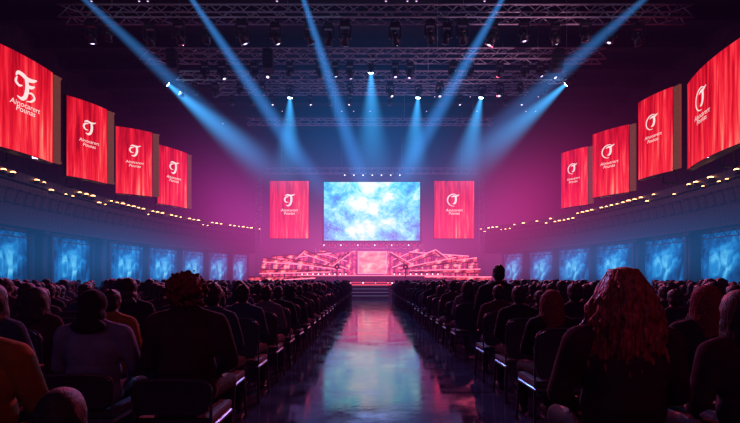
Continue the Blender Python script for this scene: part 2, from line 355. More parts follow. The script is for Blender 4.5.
# balconies
path=[(15.4,-6),(15.5,8),(15.8,18),(15.9,23),(15.5,28),(14.6,33),(13.2,37),(11.2,40.5),(10.2,42)]
def catmull(P,n=8):
    P=[Vector((*p,0)) for p in P]; P=[2*P[0]-P[1]]+P+[2*P[-1]-P[-2]]; o=[]
    for i in range(1,len(P)-2):
        for k in range(n):
            t=k/n; a,b_,c,d=P[i-1:i+3]
            o.append(.5*((2*b_)+(-a+c)*t+(2*a-5*b_+4*c-d)*t*t+(-a+3*b_-3*c+d)*t**3))
    o.append(P[-2]); return o
CP=catmull(path)
def norm(i):
    a=CP[max(0,i-1)]; b_=CP[min(len(CP)-1,i+1)]; t=(b_-a).normalized(); return Vector((t.y,-t.x,0))
prof=[(4.5,6.15),(-.1,6.15),(-.1,5.75),(.1,5.7),(.18,5.2),(.32,4.6),(.48,3.95),(.45,3.8),(4.5,3.8)]
for s,nm in((-1,'left'),(1,'right')):
    bm=bmesh.new(); rings=[]
    for i,p in enumerate(CP):
        n=norm(i); rings.append([bm.verts.new((s*(p.x+n.x*o),p.y+n.y*o,z)) for o,z in prof])
    for i in range(len(rings)-1):
        for j in range(len(prof)):
            k=(j+1)%len(prof); f=bm.faces.new((rings[i][j],rings[i+1][j],rings[i+1][k],rings[i][k])); 
    bm.faces.new(rings[0]); bm.faces.new(rings[-1][::-1]); bmesh.ops.recalc_face_normals(bm,faces=bm.faces)
    tag(finish(bm,'balcony',[M['slats']],False),'dark curved balcony tier with a slatted front','balcony','side balconies')
    bm=bmesh.new()
    for zz,oo in((5.35,-.05),(4.75,.1)):
        for i in range(len(CP)-1):
            a=CP[i]+norm(i)*oo; c=CP[i+1]+norm(i+1)*oo; tube(bm,(s*a.x,a.y,zz),(s*c.x,c.y,zz),.03,n=5)
    for i in range(0,len(CP),1):
        a=CP[i]+norm(i)*-.05; c=CP[i]+norm(i)*.12; tube(bm,(s*a.x,a.y,5.35),(s*c.x,c.y,4.7),.02,n=4)
    tag(finish(bm,'railing',[M['slats']],True),'thin metal rails running along a dark balcony front','railing','balcony rails')
DP=[]
for i in range(len(CP)-1):
    for k in range(12): 
        t=k/12; DP.append((CP[i].lerp(CP[i+1],t),norm(i).lerp(norm(i+1),t)))
def on_path(ratio,off):
    best=min((q for q in DP if (q[0]+q[1]*off).y>8),key=lambda q:abs((q[0].x+q[1].x*off)/(q[0].y+q[1].y*off)-ratio))
    return best[0]+best[1]*off,best[1]
bm=bmesh.new(); box(bm,(0,0,-.07),(.12,.10,.10),bev=.02); tube(bm,(0,0,-.03),(0,0,.02),.04,.055,10); ball(bm,(0,0,.035),(.06,.06,.032),10,6,mi=1)
lamp0=finish(bm,'balcony_lamp',[M['black'],M['warm']],True,link=False)
acc=0; prev=None; k=0
for q,n in DP:
    if q.y<15: continue
    if prev is not None: acc+=(q-prev).length
    prev=q.copy()
    if acc>.48:
        acc=0; k+=1
        for s in(-1,1):
            if random.random()<.15: continue
            low=random.random()<.25
            p=q+n*-.18; sc=random.uniform(.95,1.6)*(.8 if low else 1)
            o=put(lamp0,'balcony_lamp',(s*p.x,p.y,5.70 if low else 5.98),0,(sc*random.uniform(1,1.5),sc*random.uniform(1,1.5),sc))
            tag(o,'small warm glowing lamp on the dark balcony edge','lamp','balcony edge lamps')
def panel(s,r0,r1,z0=.1,z1=3.7):
    a,_=on_path(r0,1.0); b_,_=on_path(r1,1.0); a=Vector((s*a.x,a.y,0)); b_=Vector((s*b_.x,b_.y,0))
    c=(a+b_)/2; w=(b_-a).length; d=(b_-a).normalized(); rz=math.atan2(d.y,d.x)
    e=empty('painted_glow_drape',(c.x,c.y,0),rz); tag(e,'tall blue drape with painted glow under the balcony','drape','blue drapes under the balconies')  # no lamp behind; the fabric material itself emits the painted light
    bm=bmesh.new(); n=24; vs=[]
    for i in range(n+1):
        x=-w/2+w*i/n; y=.06*math.sin(i*2.1); vs.append((bm.verts.new((x,y,z0+.1)),bm.verts.new((x,y,z1-.1))))
    for i in range(n): bm.faces.new((vs[i][0],vs[i+1][0],vs[i+1][1],vs[i][1]))
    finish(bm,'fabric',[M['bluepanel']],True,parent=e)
    bm=bmesh.new(); box(bm,(0,0,z1),(w+.2,.2,.14)); box(bm,(0,0,z0),(w+.2,.2,.2)); box(bm,(-w/2-.08,0,(z0+z1)/2),(.14,.24,z1-z0)); box(bm,(w/2+.08,0,(z0+z1)/2),(.14,.24,z1-z0))
    box(bm,(0,-.12,z1-.35),(w+.2,.05,.05))
    nn=max(3,int(w/.35))
    for i in range(nn):
        x=-w/2+w*i/nn; tube(bm,(x,-.12,z1-.35 if i%2 else z1),(x+w/nn,-.12,z1 if i%2 else z1-.35),.02,n=4)
    finish(bm,'frame',[M['black']],parent=e)
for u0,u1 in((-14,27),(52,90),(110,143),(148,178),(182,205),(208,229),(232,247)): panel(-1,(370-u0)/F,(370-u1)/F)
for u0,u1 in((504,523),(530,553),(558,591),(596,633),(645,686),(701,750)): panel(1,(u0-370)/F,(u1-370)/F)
bm=bmesh.new(); tube(bm,(0,0,0),(0,0,3.78),.22,.22,16); box(bm,(0,0,.1),(.6,.6,.2)); box(bm,(0,0,3.68),(.6,.6,.2))
pil=finish(bm,'pillar',[M['black']],True,link=False)
for s,us in((-1,(40,99,146,180,206,230)),(1,(527,556,593,640,693))):
    for u in us:
        q,_=on_path(abs(u-370)/F,.75); tag(put(pil,'pillar',(s*q.x,q.y,0)),'dark round pillar holding up the balcony','pillar','balcony pillars')

BL=[((-14.75,16.6),(-14.1,20.0)),((-15.1,22.4),(-14.2,24.3)),((-15.2,26.9),(-13.6,28.1)),((-14.4,30.5),(-13.3,32.7))]
BR=[((13.9,32.7),(15.0,31.0)),((14.1,28.5),(15.3,26.6)),((13.95,23.4),(14.4,21.4)),((14.95,21.2),(14.05,17.0))]
for i,(a,c) in enumerate(BL+BR):
    display('banner',a,c,6.5,10.5,.12 if i not in(0,7) else .22,M['red%d'%(i%3)],'curved red glowing banner with white emblem and lettering above balcony','banner','red banners above the balconies',ret=(i not in(7,)),ou={0:.25,7:-.35}.get(i,0),ts=.95 if i in(0,7) else 1,kind='flag' if i==0 else('hook' if i<4 else 'swoosh'))
for a,c in BL+BR:
    mx_,my=(a[0]+c[0])/2,(a[1]+c[1])/2; s=1 if mx_>0 else -1
    bm=bmesh.new(); tube(bm,(mx_+s*.6,my+.3,6.15),(mx_+s*.6,my+.3,10.4),.06); tube(bm,(mx_+s*.6,my+.3,6.2),(mx_+s*1.5,my+.5,6.2),.06); tube(bm,(mx_+s*.6,my+.3,9.5),(mx_+s*1.5,my+.5,6.2),.04)
    tag(finish(bm,'banner_bracket',[M['black']],True),'dark metal bracket behind a red banner','bracket','banner brackets')

# ---------------- stage screens ----------------
def flat_screen(name,x0,x1,z0,z1,y,mat,label):
    w=x1-x0; h=z1-z0; e=empty(name,((x0+x1)/2,y,(z0+z1)/2)); tag(e,label,'screen')
    bm=bmesh.new(); box(bm,(0,0,0),(w,.04,h)); finish(bm,'display_face',[mat],parent=e)
    bm=bmesh.new()
    for c,s in(((0,.08,h/2+.07),(w+.3,.3,.14)),((0,.08,-h/2-.07),(w+.3,.3,.14)),((-w/2-.07,.08,0),(.14,.3,h)),((w/2+.07,.08,0),(.14,.3,h)),((0,.15,0),(w,.1,h))): box(bm,c,s)
    finish(bm,'frame',[M['black']],parent=e)
    return e
flat_screen('projection_screen',-4.09,4.44,4.8,10.0,40,M['screen'],'large wide screen showing a bright blue and white nebula')
display('led_screen',(-8.9,40),(-5.45,40),5.0,10.1,0,M['red1'],'tall red screen with white emblem and lettering beside main screen','screen','red portrait screens',ret=False,ts=1.05)
display('led_screen',(5.7,40),(9.25,40),5.0,10.1,0,M['red2'],'tall red screen with white emblem and lettering beside main screen','screen','red portrait screens',ret=False,ts=1.05,kind='swoosh')

# ---------------- trusses ----------------
def truss(p0,p1,h=.5,label='horizontal metal lighting truss hanging under the ceiling',r=.035,bay=.6,hang=True,group='ceiling trusses'):
    p0=Vector(p0); p1=Vector(p1); d=(p1-p0); Lh=d.length; d.normalize()
    up=Vector((0,0,1)) if abs(d.z)<.7 else Vector((0,1,0)); sd=d.cross(up).normalized(); 
    bm=bmesh.new(); offs=[up*h/2+sd*h/2,up*h/2-sd*h/2,-up*h/2-sd*h/2,-up*h/2+sd*h/2]
    for o in offs: tube(bm,p0+o,p1+o,r,n=6)
    n=max(2,int(Lh/bay))
    for i in range(n):
        a=p0+d*(Lh*i/n); c=p0+d*(Lh*(i+1)/n)
        for k in range(4):
            o0,o1=offs[k],offs[(k+1)%4]
            if i%2: o0,o1=o1,o0
            tube(bm,a+o0,c+o1,r*.55,n=4)
    if hang:
        for t in(.08,.36,.64,.92):
            q=p0+d*Lh*t; tube(bm,q+up*h/2,(q.x,q.y,16.1),.015,n=4)
    return tag(finish(bm,'lighting_truss',[M['metal']],True),label,'truss',group)
TZ=13.1
truss((-13.7,20,TZ),(14.2,20,TZ),.55,r=.045)
truss((-12,23.7,TZ),(12.3,23.7,TZ),.55,r=.045)
truss((-11.2,26.2,TZ),(11.6,26.2,TZ),.5,r=.04)
truss((-9.5,28,TZ),(9.8,28,TZ),.4)
truss((-9,33,TZ-.2),(9,33,TZ-.2),.4)
truss((-9.3,39.6,10.9),(9.6,39.6,10.9),.45,'metal truss hanging just above the stage screens')
truss((-16,17.3,13.3),(16,17.3,13.3),.6,r=.045)
for s in(-1,1):
    truss((s*9.9,40,1.1),(s*9.9,40,10.6),.4,'upright metal truss tower beside the stage screens',hang=False,group='stage tower trusses')

# ---------------- fixtures ----------------
FM_={}
def fmesh():
    bm=bmesh.new(); box(bm,(0,0,.0),(.34,.26,.14),bev=.03); tube(bm,(-.1,0,.05),(-.1,0,.22),.03); tube(bm,(.1,0,.05),(.1,0,.22),.03); FM_['base']=finish(bm,'base',[M['black']],link=False)
    bm=bmesh.new()
    for s in(-1,1): box(bm,(s*.19,0,-.27),(.05,.12,.42),bev=.02)
    box(bm,(0,0,-.08),(.42,.14,.05)); FM_['yoke']=finish(bm,'yoke',[M['black']],link=False)
    bm=bmesh.new(); tube(bm,(0,0,-.22),(0,0,.12),.15,.135,16); tube(bm,(0,0,.12),(0,0,.22),.135,.08,16); tube(bm,(0,0,-.26),(0,0,-.22),.16,.16,16); FM_['lamp_head']=finish(bm,'lamp_head',[M['black']],True,link=False)
    for k in('lens_b','lens_w','lens_off'):
        bm=bmesh.new(); ball(bm,(0,0,-.255),((.14,.14,.07) if k=='lens_b' else (.07,.07,.03) if k=='lens_w' else(.13,.13,.05)),16,8); FM_[k]=finish(bm,'lens',[M[k]],True,link=False)
fmesh()
def moving_head(loc,aim,lens,scale=1,label='black moving-head spotlight hanging from a truss',group='hanging spotlights'):
    e=empty('spotlight',loc); e.scale=(scale,)*3; tag(e,label,'spotlight',group)
    def add(nm,me,par):
        o=bpy.data.objects.new(nm,me); o.parent=par; COL.objects.link(o); return o
    add('base',FM_['base'],e); add('yoke',FM_['yoke'],e)
    hd=add('lamp_head',FM_['lamp_head'],e); hd.location=(0,0,-.42); hd.rotation_mode='QUATERNION'; hd.rotation_quaternion=Vector(aim).normalized().to_track_quat('-Z','Y')
    add('lens',FM_[lens],hd)
    return e
rr=random.Random(3)
for u in(92,110,148,180,207,243,275,309,328,345,395,430,447,462,492,523,556,584,612,640):
    x=(u-370)/F*20; moving_head((x,20+rr.uniform(-.15,.15),TZ-.46),(rr.uniform(-.5,.5),rr.uniform(.1,.8),-1),'lens_off' if rr.random()<.6 else 'lens_w',rr.uniform(1.05,1.35))
for u in(205,222,254,268,290,320,335,350,395,410,453,470,500,525,553,540):
    x=(u-370)/F*23.7; moving_head((x,23.7,TZ-.45),(rr.uniform(-.5,.5),rr.uniform(-.5,.5),-1),'lens_w' if rr.random()<.5 else 'lens_off',rr.uniform(.9,1.25))
for u in(182,195,215,240,262,330,350,390,440,500,520,545,):
    x=(u-370)/F*26.2; moving_head((x,26.2,TZ-.42),(rr.uniform(-.5,.5),-.3,-1),'lens_off' if rr.random()<.7 else 'lens_w',rr.uniform(.8,1.1))
for u in(232,252,272,310,330,350,390,440,460,505,522):
    x=(u-370)/F*28; moving_head((x,28,TZ-.38),(rr.uniform(-.3,.3),-.2,-1),'lens_off' if rr.random()<.6 else 'lens_w',.8)
for u,v in((268,62),(172,62),(558,64)):
    e=empty('speaker_array',((u-370)/F*22.3,22.3,TZ-.5)); tag(e,'black curved line-array loudspeaker hanging from a truss','loudspeaker','hanging loudspeakers')
    bm=bmesh.new(); tube(bm,(0,0,.1),(0,0,.9),.03); box(bm,(0,0,.05),(.45,.4,.08)); finish(bm,'rigging',[M['black']],parent=e)
    for k in range(4):
        bm=bmesh.new(); box(bm,(0,0,0),(.5,.42,.2),bev=.03); tube(bm,(-.13,-.2,0),(-.13,-.225,0),.07,.07,12); tube(bm,(.13,-.2,0),(.13,-.225,0),.07,.07,12)
        o=finish(bm,'speaker_cabinet',[M['black']],parent=e,loc=(0,.012*k*k,-.12-.22*k)); o.rotation_euler=(math.radians(-4*k),0,0)

# beams: cones with the light put in as volume emission
def beam(P0,P1,r0,r1,col,s,powr=1.3,lamp=True,fd=.9):
    P0=Vector(P0); P1=Vector(P1); d=P1-P0; Lh=d.length
    m,nt,out=newmat('beam_glow'); N=nt.nodes.new; L=nt.links.new
    tc=N('ShaderNodeTexCoord'); sx=N('ShaderNodeSeparateXYZ'); L(tc.outputs['Object'],sx.inputs[0])
    def mth(op,a,b_=None):
        n=N('ShaderNodeMath'); n.operation=op
        for i,v in enumerate((a,b_)):
            if v is None: continue
            if hasattr(v,'is_linked'): L(v,n.inputs[i])
            else: n.inputs[i].default_value=v
        return n.outputs[0]
    z=mth('DIVIDE',sx.outputs[2],Lh); rad=mth('ADD',mth('MULTIPLY',z,r1-r0),r0)
    rho2=mth('ADD',mth('MULTIPLY',sx.outputs[0],sx.outputs[0]),mth('MULTIPLY',sx.outputs[1],sx.outputs[1]))
    t2=mth('DIVIDE',rho2,mth('MULTIPLY',rad,rad)); core=mth('POWER',mth('MAXIMUM',mth('SUBTRACT',1.0,t2),0.0),2.5)
    fall=mth('POWER',mth('DIVIDE',r0,rad),powr); fade=mth('POWER',mth('MAXIMUM',mth('SUBTRACT',1.0,z),0.0),fd)
    e=N('ShaderNodeEmission'); e.inputs[0].default_value=(*col,1)
    L(mth('MULTIPLY',mth('MULTIPLY',mth('MULTIPLY',core,fall),fade),s),e.inputs[1]); L(e.outputs[0],out.inputs['Volume'])
    m.cycles.volume_step_rate=.2
    bm=bmesh.new(); bmesh.ops.create_cone(bm,cap_ends=True,segments=24,radius1=r0,radius2=r1,depth=Lh,matrix=Matrix.Translation((0,0,Lh/2)))
    o=finish(bm,'light_beam',[m],True,loc=P0); o.rotation_mode='QUATERNION'; o.rotation_quaternion=d.to_track_quat('Z','Y')
    tag(o,'soft blue glowing cone standing for a truss spotlight beam','light beam','blue light beams')
    if lamp: moving_head(P0-d.normalized()*.32+Vector((0,0,.45)),d,'lens_b',1.1,'black spotlight with a bright blue lens hanging from a truss')
    return P0,P1
BLUE=(.05,.42,1.0)
B=[]
for (u0,v0,d0),(u1,v1,d1),r0,r1,s in [
 ((168,84,25.5),(282,182,32),.13,2.3,13.0),
 ((290,98,27.6),(288,198,29),.13,2.0,12.0),
 ((371,73,24.2),(373,198,27),.13,2.3,12.0),
 ((418,98,27.6),(410,198,29),.13,2.0,12.0),
 ((481,98,27.6),(458,198,29),.13,2.1,13.0),
 ((566,84,25.5),(455,182,32),.13,2.3,13.0)]:
    B.append(beam(at(u0,v0,d0),at(u1,v1,d1),r0,r1,BLUE,s,1.35,True,1.2))
for (u0,v0,d0),(u1,v1,d1),r0,r1,s in [
 ((66,-18,17.3),(290,190,35),.12,1.6,2.0),
 ((180,-18,17.3),(330,202,37),.12,1.4,2.9),
 ((298,-18,17.3),(368,200,37),.12,1.3,2.8),
 ((512,-18,17.3),(390,198,37),.12,1.4,2.9),
 ((664,-18,17.3),(452,168,33),.12,1.6,2.0)]:
    beam(at(u0,v0,d0),at(u1,v1,d1),r0,r1,(.06,.34,1.0),s,.85,True,1.1)

# ---------------- stage ----------------
bm=bmesh.new(); box(bm,(0,38,.5),(19.5,11.6,1.0)); box(bm,(0,32.15,.96),(19.6,.12,.06),mi=1)
for i in range(-8,9): box(bm,(i*1.2,32.17,.45),(.05,.06,.85),mi=2)
tag(finish(bm,'stage_platform',[M['stage'],M['redlite'],M['black']]),'low dark stage platform with a glowing red front edge','stage')
e=empty('stage_steps',(0,31,0)); tag(e,'short flight of dark steps with faint lit treads at the stage','steps')
for k in range(4):
    bm=bmesh.new(); box(bm,(0,0,.115+.0),(2.5,.32,.23)); box(bm,(0,-.165,.215),(2.5,.02,.02),mi=1); finish(bm,'step',[M['stage'],M['bluestrip']],parent=e,loc=(0,-.1+.32*k,.0+.23*k))
bm=bmesh.new(); box(bm,(0,39.2,1.35),(12,4.5,.7)); box(bm,(0,36.93,1.66),(12,.06,.05),mi=1); box(bm,(0,36.93,1.1),(12,.06,.05),mi=2)
tag(finish(bm,'stage_riser',[M['stage'],M['pinklite'],M['redlite']]),'raised stage riser edged with pink strip lights','riser')
for s in(-1,1):
    for k in range(8):
        x=s*(1.75+k*1.12); h=2.6-.15*k
        e=empty('backdrop_panel',(x,41.6,1.0)); tag(e,'glowing red slatted backdrop panel behind the stage set','backdrop','red backdrop panels')
        bm=bmesh.new(); V=[bm.verts.new(p) for p in((-.5,0,.3),(.5,0,.3),(.5,0,h+.35-(.1*s)),(-.5,0,h+.35+(.1*s)))]; bm.faces.new(V); finish(bm,'fabric',[M['redback']],parent=e)
        bm=bmesh.new(); box(bm,(-.54,0,h/2+.1),(.06,.14,h+.6)); box(bm,(.54,0,h/2+.1),(.06,.14,h+.6)); 
        for q in range(1,7): box(bm,(0,-.03,q*h/7+.3),(1.06,.05,.04))
        finish(bm,'frame',[M['black']],parent=e)
e=empty('led_screen',(.2,37.4,2.75)); tag(e,'small bright pink screen standing at the middle of the stage','screen')
bm=bmesh.new(); box(bm,(0,0,0),(2.3,.05,1.75)); m_=emit_noise('pink_screen_picture',[(.3,(1,.08,.16)),(.55,(1,.28,.32)),(.75,(1,.7,.6))],1.2,1.2,(1,1,2)); finish(bm,'display_face',[m_],parent=e)
bm=bmesh.new()
for c,s in(((0,.06,.91),(2.44,.2,.06)),((0,.06,-.91),(2.44,.2,.06)),((-1.18,.06,0),(.06,.2,1.8)),((1.18,.06,0),(.06,.2,1.8)),((0,.08,0),(2.3,.06,1.75))): box(bm,c,s)
finish(bm,'frame',[M['pinklite']],parent=e)
FINS=[(1.9,2.3,5.6,3.7,38.6),(2.4,2.2,7.2,3.0,37.6),(3.2,2.0,8.9,2.0,36.4),(3.4,3.7,8.6,3.2,39.4),(4.2,1.5,9.3,1.35,34.6),(1.7,3.6,3.6,2.4,38.1),(5.6,3.9,7.6,2.3,39.0),
 (5.0,2.6,9.0,3.0,38.0),(2.0,3.0,4.4,3.9,39.9)]
for s in(-1,1):
    for k,(x0,z0,x1,z1,y) in enumerate(FINS):
        a=Vector((s*x0,y,z0)); c=Vector((s*x1,y,z1)); L0=(c-a).length; ang=math.atan2(c.z-a.z,c.x-a.x); fl=s
        e=empty('stage_fin',(a+c)/2); e.rotation_euler=(0,-ang,0); tag(e,'angled red stage fin edged with pink light strips','stage set piece','angled stage fins')
        bm=bmesh.new(); h0=.06; h1=.30
        V=[bm.verts.new(p) for p in((-L0/2*1,-.1,-h0),( L0/2,-.1,-h1*.6),(L0/2,-.1,h1*.6),(-L0/2,-.1,h0),(-L0/2,.3,-h0),(L0/2,.3,-h1*.6),(L0/2,.3,h1*.6),(-L0/2,.3,h0))]
        for f in((0,1,2,3),(7,6,5,4),(0,4,5,1),(3,2,6,7),(1,5,6,2),(0,3,7,4)): bm.faces.new([V[i] for i in f])
        finish(bm,'fin_panel',[M['redpanel']],parent=e)
        bm=bmesh.new(); tube(bm,(-L0/2,-.14,h0),(L0/2,-.14,h1*.6),.035)
        finish(bm,'light_strip',[M['pinklite']],parent=e)
        bm=bmesh.new(); tube(bm,(-L0/2,-.14,-h0),(L0/2,-.14,-h1*.6),.03)
        for t in(.15,.3,.45,.6,.75,.9): 
            zz=-(h0+(h1*.6-h0)*t); tube(bm,(-L0/2+L0*t,-.14,zz),(-L0/2+L0*t+.12,-.14,-zz-.06),.025)
        finish(bm,'rib',[M['black']],parent=e)
    e=empty('stage_wash_light',(s*2.75+.1,36.2,1.0)); tag(e,'round dark stage wash light on a tripod stand','stage light','standing wash lights')
    bm=bmesh.new(); tube(bm,(0,0,0),(0,0,1.2),.05); 
    for a in range(3): tube(bm,(0,0,.35),(.4*math.cos(a*2.1),.4*math.sin(a*2.1),0),.03)
    finish(bm,'stand',[M['black']],parent=e)
    bm=bmesh.new(); tube(bm,(0,.2,1.35),(0,-.15,1.35),.16,.22,20); finish(bm,'lamp_head',[M['black']],parent=e)
    bm=bmesh.new(); tube(bm,(0,-.15,1.35),(0,-.19,1.35),.07,.06,20); finish(bm,'lens',[M['redlite']],parent=e)
bm=bmesh.new(); box(bm,(0,0,.08),(.2,.16,.1)); tube(bm,(0,.08,0),(0,-.12,-.02),.07,.09,10); tube(bm,(0,-.12,-.02),(0,-.15,-.02),.06,.05,10,mi=1)
SL={k:finish(bm.copy(),'stage_lamp',[M['black'],M[k]],link=False) for k in('lens_off','lens_w','pinkwhite','redlite','pinklite')}; bm.free()
def small_lamp(loc,mk,grp,label):
    return tag(put(SL[mk],'stage_lamp',loc),label,'lamp',grp)
for i in range(14): small_lamp((-2.2+i*.4,39.3,10.45),'lens_off' if i%2 else 'lens_w','lamps over the main screen','small lamp clamped under the truss over the screen')
for i in range(18): small_lamp((-4+i*.49,39.2,4.35),'pinkwhite' if i%3==0 else 'redlite','lamps under the main screen','small glowing pink lamp below the big screen')
for i in range(20): small_lamp((-8.6+i*.9,32.7,1.12),'pinkwhite' if i%3==0 else 'pinklite','lamps on the stage edge','small pink footlight on the stage edge')
for s in(-1,1):
    for i in range(12): small_lamp((s*(1.9+i*.64+rr.uniform(-.2,.2)),35.9+rr.uniform(-.2,.2),1.06+.02),'pinkwhite','lamps on the stage floor','small pink uplight standing on the stage floor')
    for i in range(9): small_lamp((s*(2.0+i*.45),37.2,1.8),'pinkwhite','lamps on the riser edge','small pink lamp standing on the riser edge')
truss((-4.4,39.4,4.2),(4.7,39.4,4.2),.3,'metal truss below the big screen carrying pink lamps',hang=False,group='stage trusses')
for s in(-1,1): truss((s*4.6,39.6,1.75),(s*4.6,39.6,4.0),.3,'short upright truss supporting the main screen',hang=False,group='stage trusses')

bm=bmesh.new(); tube(bm,(0,0,0),(0,0,.12),.07,.06,12); tube(bm,(0,0,-.015),(0,0,0),.04,.05,12,mi=1); tube(bm,(0,0,.12),(0,0,.6),.012,n=4)
dl=finish(bm,'downlight',[M['black'],emit('pale_lamp',(.8,.5,.9),1.4)],link=False)
for i in range(36):
    tag(put(dl,'downlight',(rr.uniform(-15,15),rr.choice([20,23,26,29,32,35,38,41]),15.55)),'tiny pale downlight hanging from the dark ceiling','downlight','ceiling downlights')

# ---------------- people & chairs placed ----------------
HN={'short':'short dark hair','bun':'dark hair in a bun','tail':'a dark ponytail','long':'long straight dark hair','wavy':'long wavy hair','curly':'full curly hair','hood':'a raised hood'}
def person(x,y,body,hair,sc=1,rz=0,top=None,hmat=None,label=None,hi=True,zs=1):
    bo=bpy.data.objects.new('person',BOD[body][0 if hi else 1]); bo.location=(x,y,0); bo.rotation_euler=(0,0,rz); bo.scale=(sc,sc,sc*zs); COL.objects.link(bo)
    ho=bpy.data.objects.new('hair' if hair!='hood' else 'hood',HAIR[hair][0 if hi else 1]); ho.parent=bo; ho.location=(0,LEAN[body]*.85,0); COL.objects.link(ho)
    if top: bo.material_slots[0].link='OBJECT'; bo.material_slots[0].material=top
    if hmat: ho.material_slots[0].link='OBJECT'; ho.material_slots[0].material=hmat
    tag(bo,label or ('seated person in dark clothes with %s'%HN[hair]),'person','seated audience')
    return bo
def chair_meshes(bs=1.0):
    P=[]; Z=lambda z:.47+(z-.47)*bs
    bm=bmesh.new(); box(bm,(0,.02,.415),(.46,.44,.06),bev=.025); P.append(('seat',bm,M['chairfab'],True))
    bm=bmesh.new(); out_=[]
    for i in range(13):
        a=math.pi*i/12; ex=.55; cx=math.copysign(abs(math.cos(a))**ex,math.cos(a)); out_.append((.235*cx,.74+.15*abs(math.sin(a))**ex))
    out_+=[(-.225,.52),(-.19,.47),(.19,.47),(.225,.52)]
    fr=[];bk=[]
    for x,z in out_:
        yy=-.235-.10*(z-.47)+.35*x*x
        fr.append(bm.verts.new((x,yy+.03,Z(z)))); bk.append(bm.verts.new((x,yy-.02,Z(z))))
    bm.faces.new(fr); bm.faces.new(bk[::-1])
    for i in range(len(fr)):
        j=(i+1)%len(fr); bm.faces.new((fr[j],fr[i],bk[i],bk[j]))
    bmesh.ops.recalc_face_normals(bm,faces=bm.faces); P.append(('backrest',bm,M['chairfab'],False))
    bm=bmesh.new(); pr=None
    for x,z in [(.235,.40)]+[(x*1.03,Z(z)+(.01 if z>.7 else 0)) for x,z in out_[:13]]+[(-.235,.40)]:
        q=(x,-.24-.10*(z-.47)+.35*x*x,z)
        if pr: tube(bm,pr,q,.010,n=6)
        pr=q
    for s in(-1,1): tube(bm,(s*.225,-.22,.37),(s*.225,.22,.37),.014)
    for yy in(-.2,.2): tube(bm,(-.225,yy,.37),(.225,yy,.37),.014)
    P.append(('frame',bm,M['chrome'],True))
    for sx_,sy in((-1,-1),(1,-1),(-1,1),(1,1)):
        bm=bmesh.new(); tube(bm,(sx_*.225,sy*.20,.38),(sx_*.24,sy*.235,.012),.014,.012,8); tube(bm,(sx_*.24,sy*.235,0),(sx_*.24,sy*.235,.02),.018,.018,8); P.append(('leg',bm,M['black'],True))
    return P
def mk_chair(bs):
    o=[]
    for nm,bm,mt,sm in chair_meshes(bs):
        me=bpy.data.meshes.new('chair_'+nm); bm.to_mesh(me); bm.free(); me.materials.append(mt); o.append((nm,me))
    return o
CM=mk_chair(1.0); CMlow=mk_chair(.5)
JV=[];JF=[];JM=[];base=0
for nm,me in CM:
    JV+= [tuple(v.co) for v in me.vertices]; 
    for p in me.polygons: JF.append([base+i for i in p.vertices]); JM.append(0 if nm in('seat','backrest') else 1)
    base+=len(me.vertices)
cj=bpy.data.meshes.new('chair_whole'); cj.from_pydata(JV,[],JF); cj.materials.append(M['chairfab']); cj.materials.append(M['chrome']); cj.polygons.foreach_set('material_index',JM)
def chair(x,y,rz=0,parts=True,low=False):
    if parts:
        e=empty('chair',(x,y,0),rz)
        for nm,me in (CMlow if low else CM):
            o=bpy.data.objects.new(nm,me); o.parent=e; COL.objects.link(o)
    else:
        e=bpy.data.objects.new('chair',cj); e.location=(x,y,0); e.rotation_euler=(0,0,rz); COL.objects.link(e)
    tag(e,'dark padded conference chair with low back and metal frame' if low else 'dark padded conference chair with rounded back and metal frame','chair','audience chairs')
C=[(-1.22,3.0,0,'curly',.99,0,M['maroon'],M['curl'],'seated person with full curly hair and dark maroon top',1),
   (-1.93,3.15,0,'hood',.94,.05,M['greyjacket'],M['cloth'],'seated person in a puffy grey jacket with dark hood',.96),
   (-2.62,3.1,1,'long',.93,0,None,None,None,1),
   (-1.86,2.12,0,'short',.95,0,M['yellowjacket'],None,'seated person in a yellow jacket with short dark hair',.97),
   (-.97,1.40,1,'long',.70,0,M['maroon'],None,'small seated child with long dark hair in dark clothes',1),
   (1.19,2.12,0,'wavy',.99,-.05,M['maroon'],M['auburn'],'seated woman with long wavy auburn hair and dark jacket',1),
   (1.90,2.2,2,'long',.93,.1,M['maroon'],None,None,.98),
   (-1.42,4.05,1,'short',.93,0,None,None,None,1),(-2.98,4.0,1,'long',.93,0,M['maroon'],None,'seated woman with long dark hair and maroon top',.97),
   (-2.38,4.05,2,'short',.93,0,M['yellowjacket'],None,'seated person leaning forward in a yellow jacket',.95),
   (1.62,4.0,1,'long',.91,0,None,M['curl'],None,.97),(2.35,3.15,0,'long',.94,0,None,M['curl'],None,.98),(2.42,4.1,0,'short',.95,0,None,None,None,1),(3.1,4.05,1,'tail',.94,0,None,None,None,1),
   (-2.65,4.95,0,'hood',.97,0,None,None,None,1),(1.68,5.0,2,'short',.90,0,None,None,None,1),(2.0,7.0,0,'short',1.12,-.05,None,None,'tall person in dark jacket sitting upright near the aisle',1)]
near=[]
for x,y,b_,h,sc,rz,top,hm,lab,zs in C:
    person(x,y,b_,h,sc,rz,top,hm,lab,True,zs); chair(x,y,rz,low=y<3.4); near.append((x,y))
P=random.Random(11); seats=[]
for j in range(30):
    y=3.1+.95*j
    if y>30.5: break
    for s,x0 in((-1,1.42),(1,1.68)):
        i=0
        while True:
            x=s*(x0+.585*i); i+=1
            if abs(x)>13.6: break
            if abs(x)>y*.84+.5: continue
            seats.append((y,x))
ks=['short','short','long','tail','bun','short','long','hood','curly','short']
ind=0; far=[]
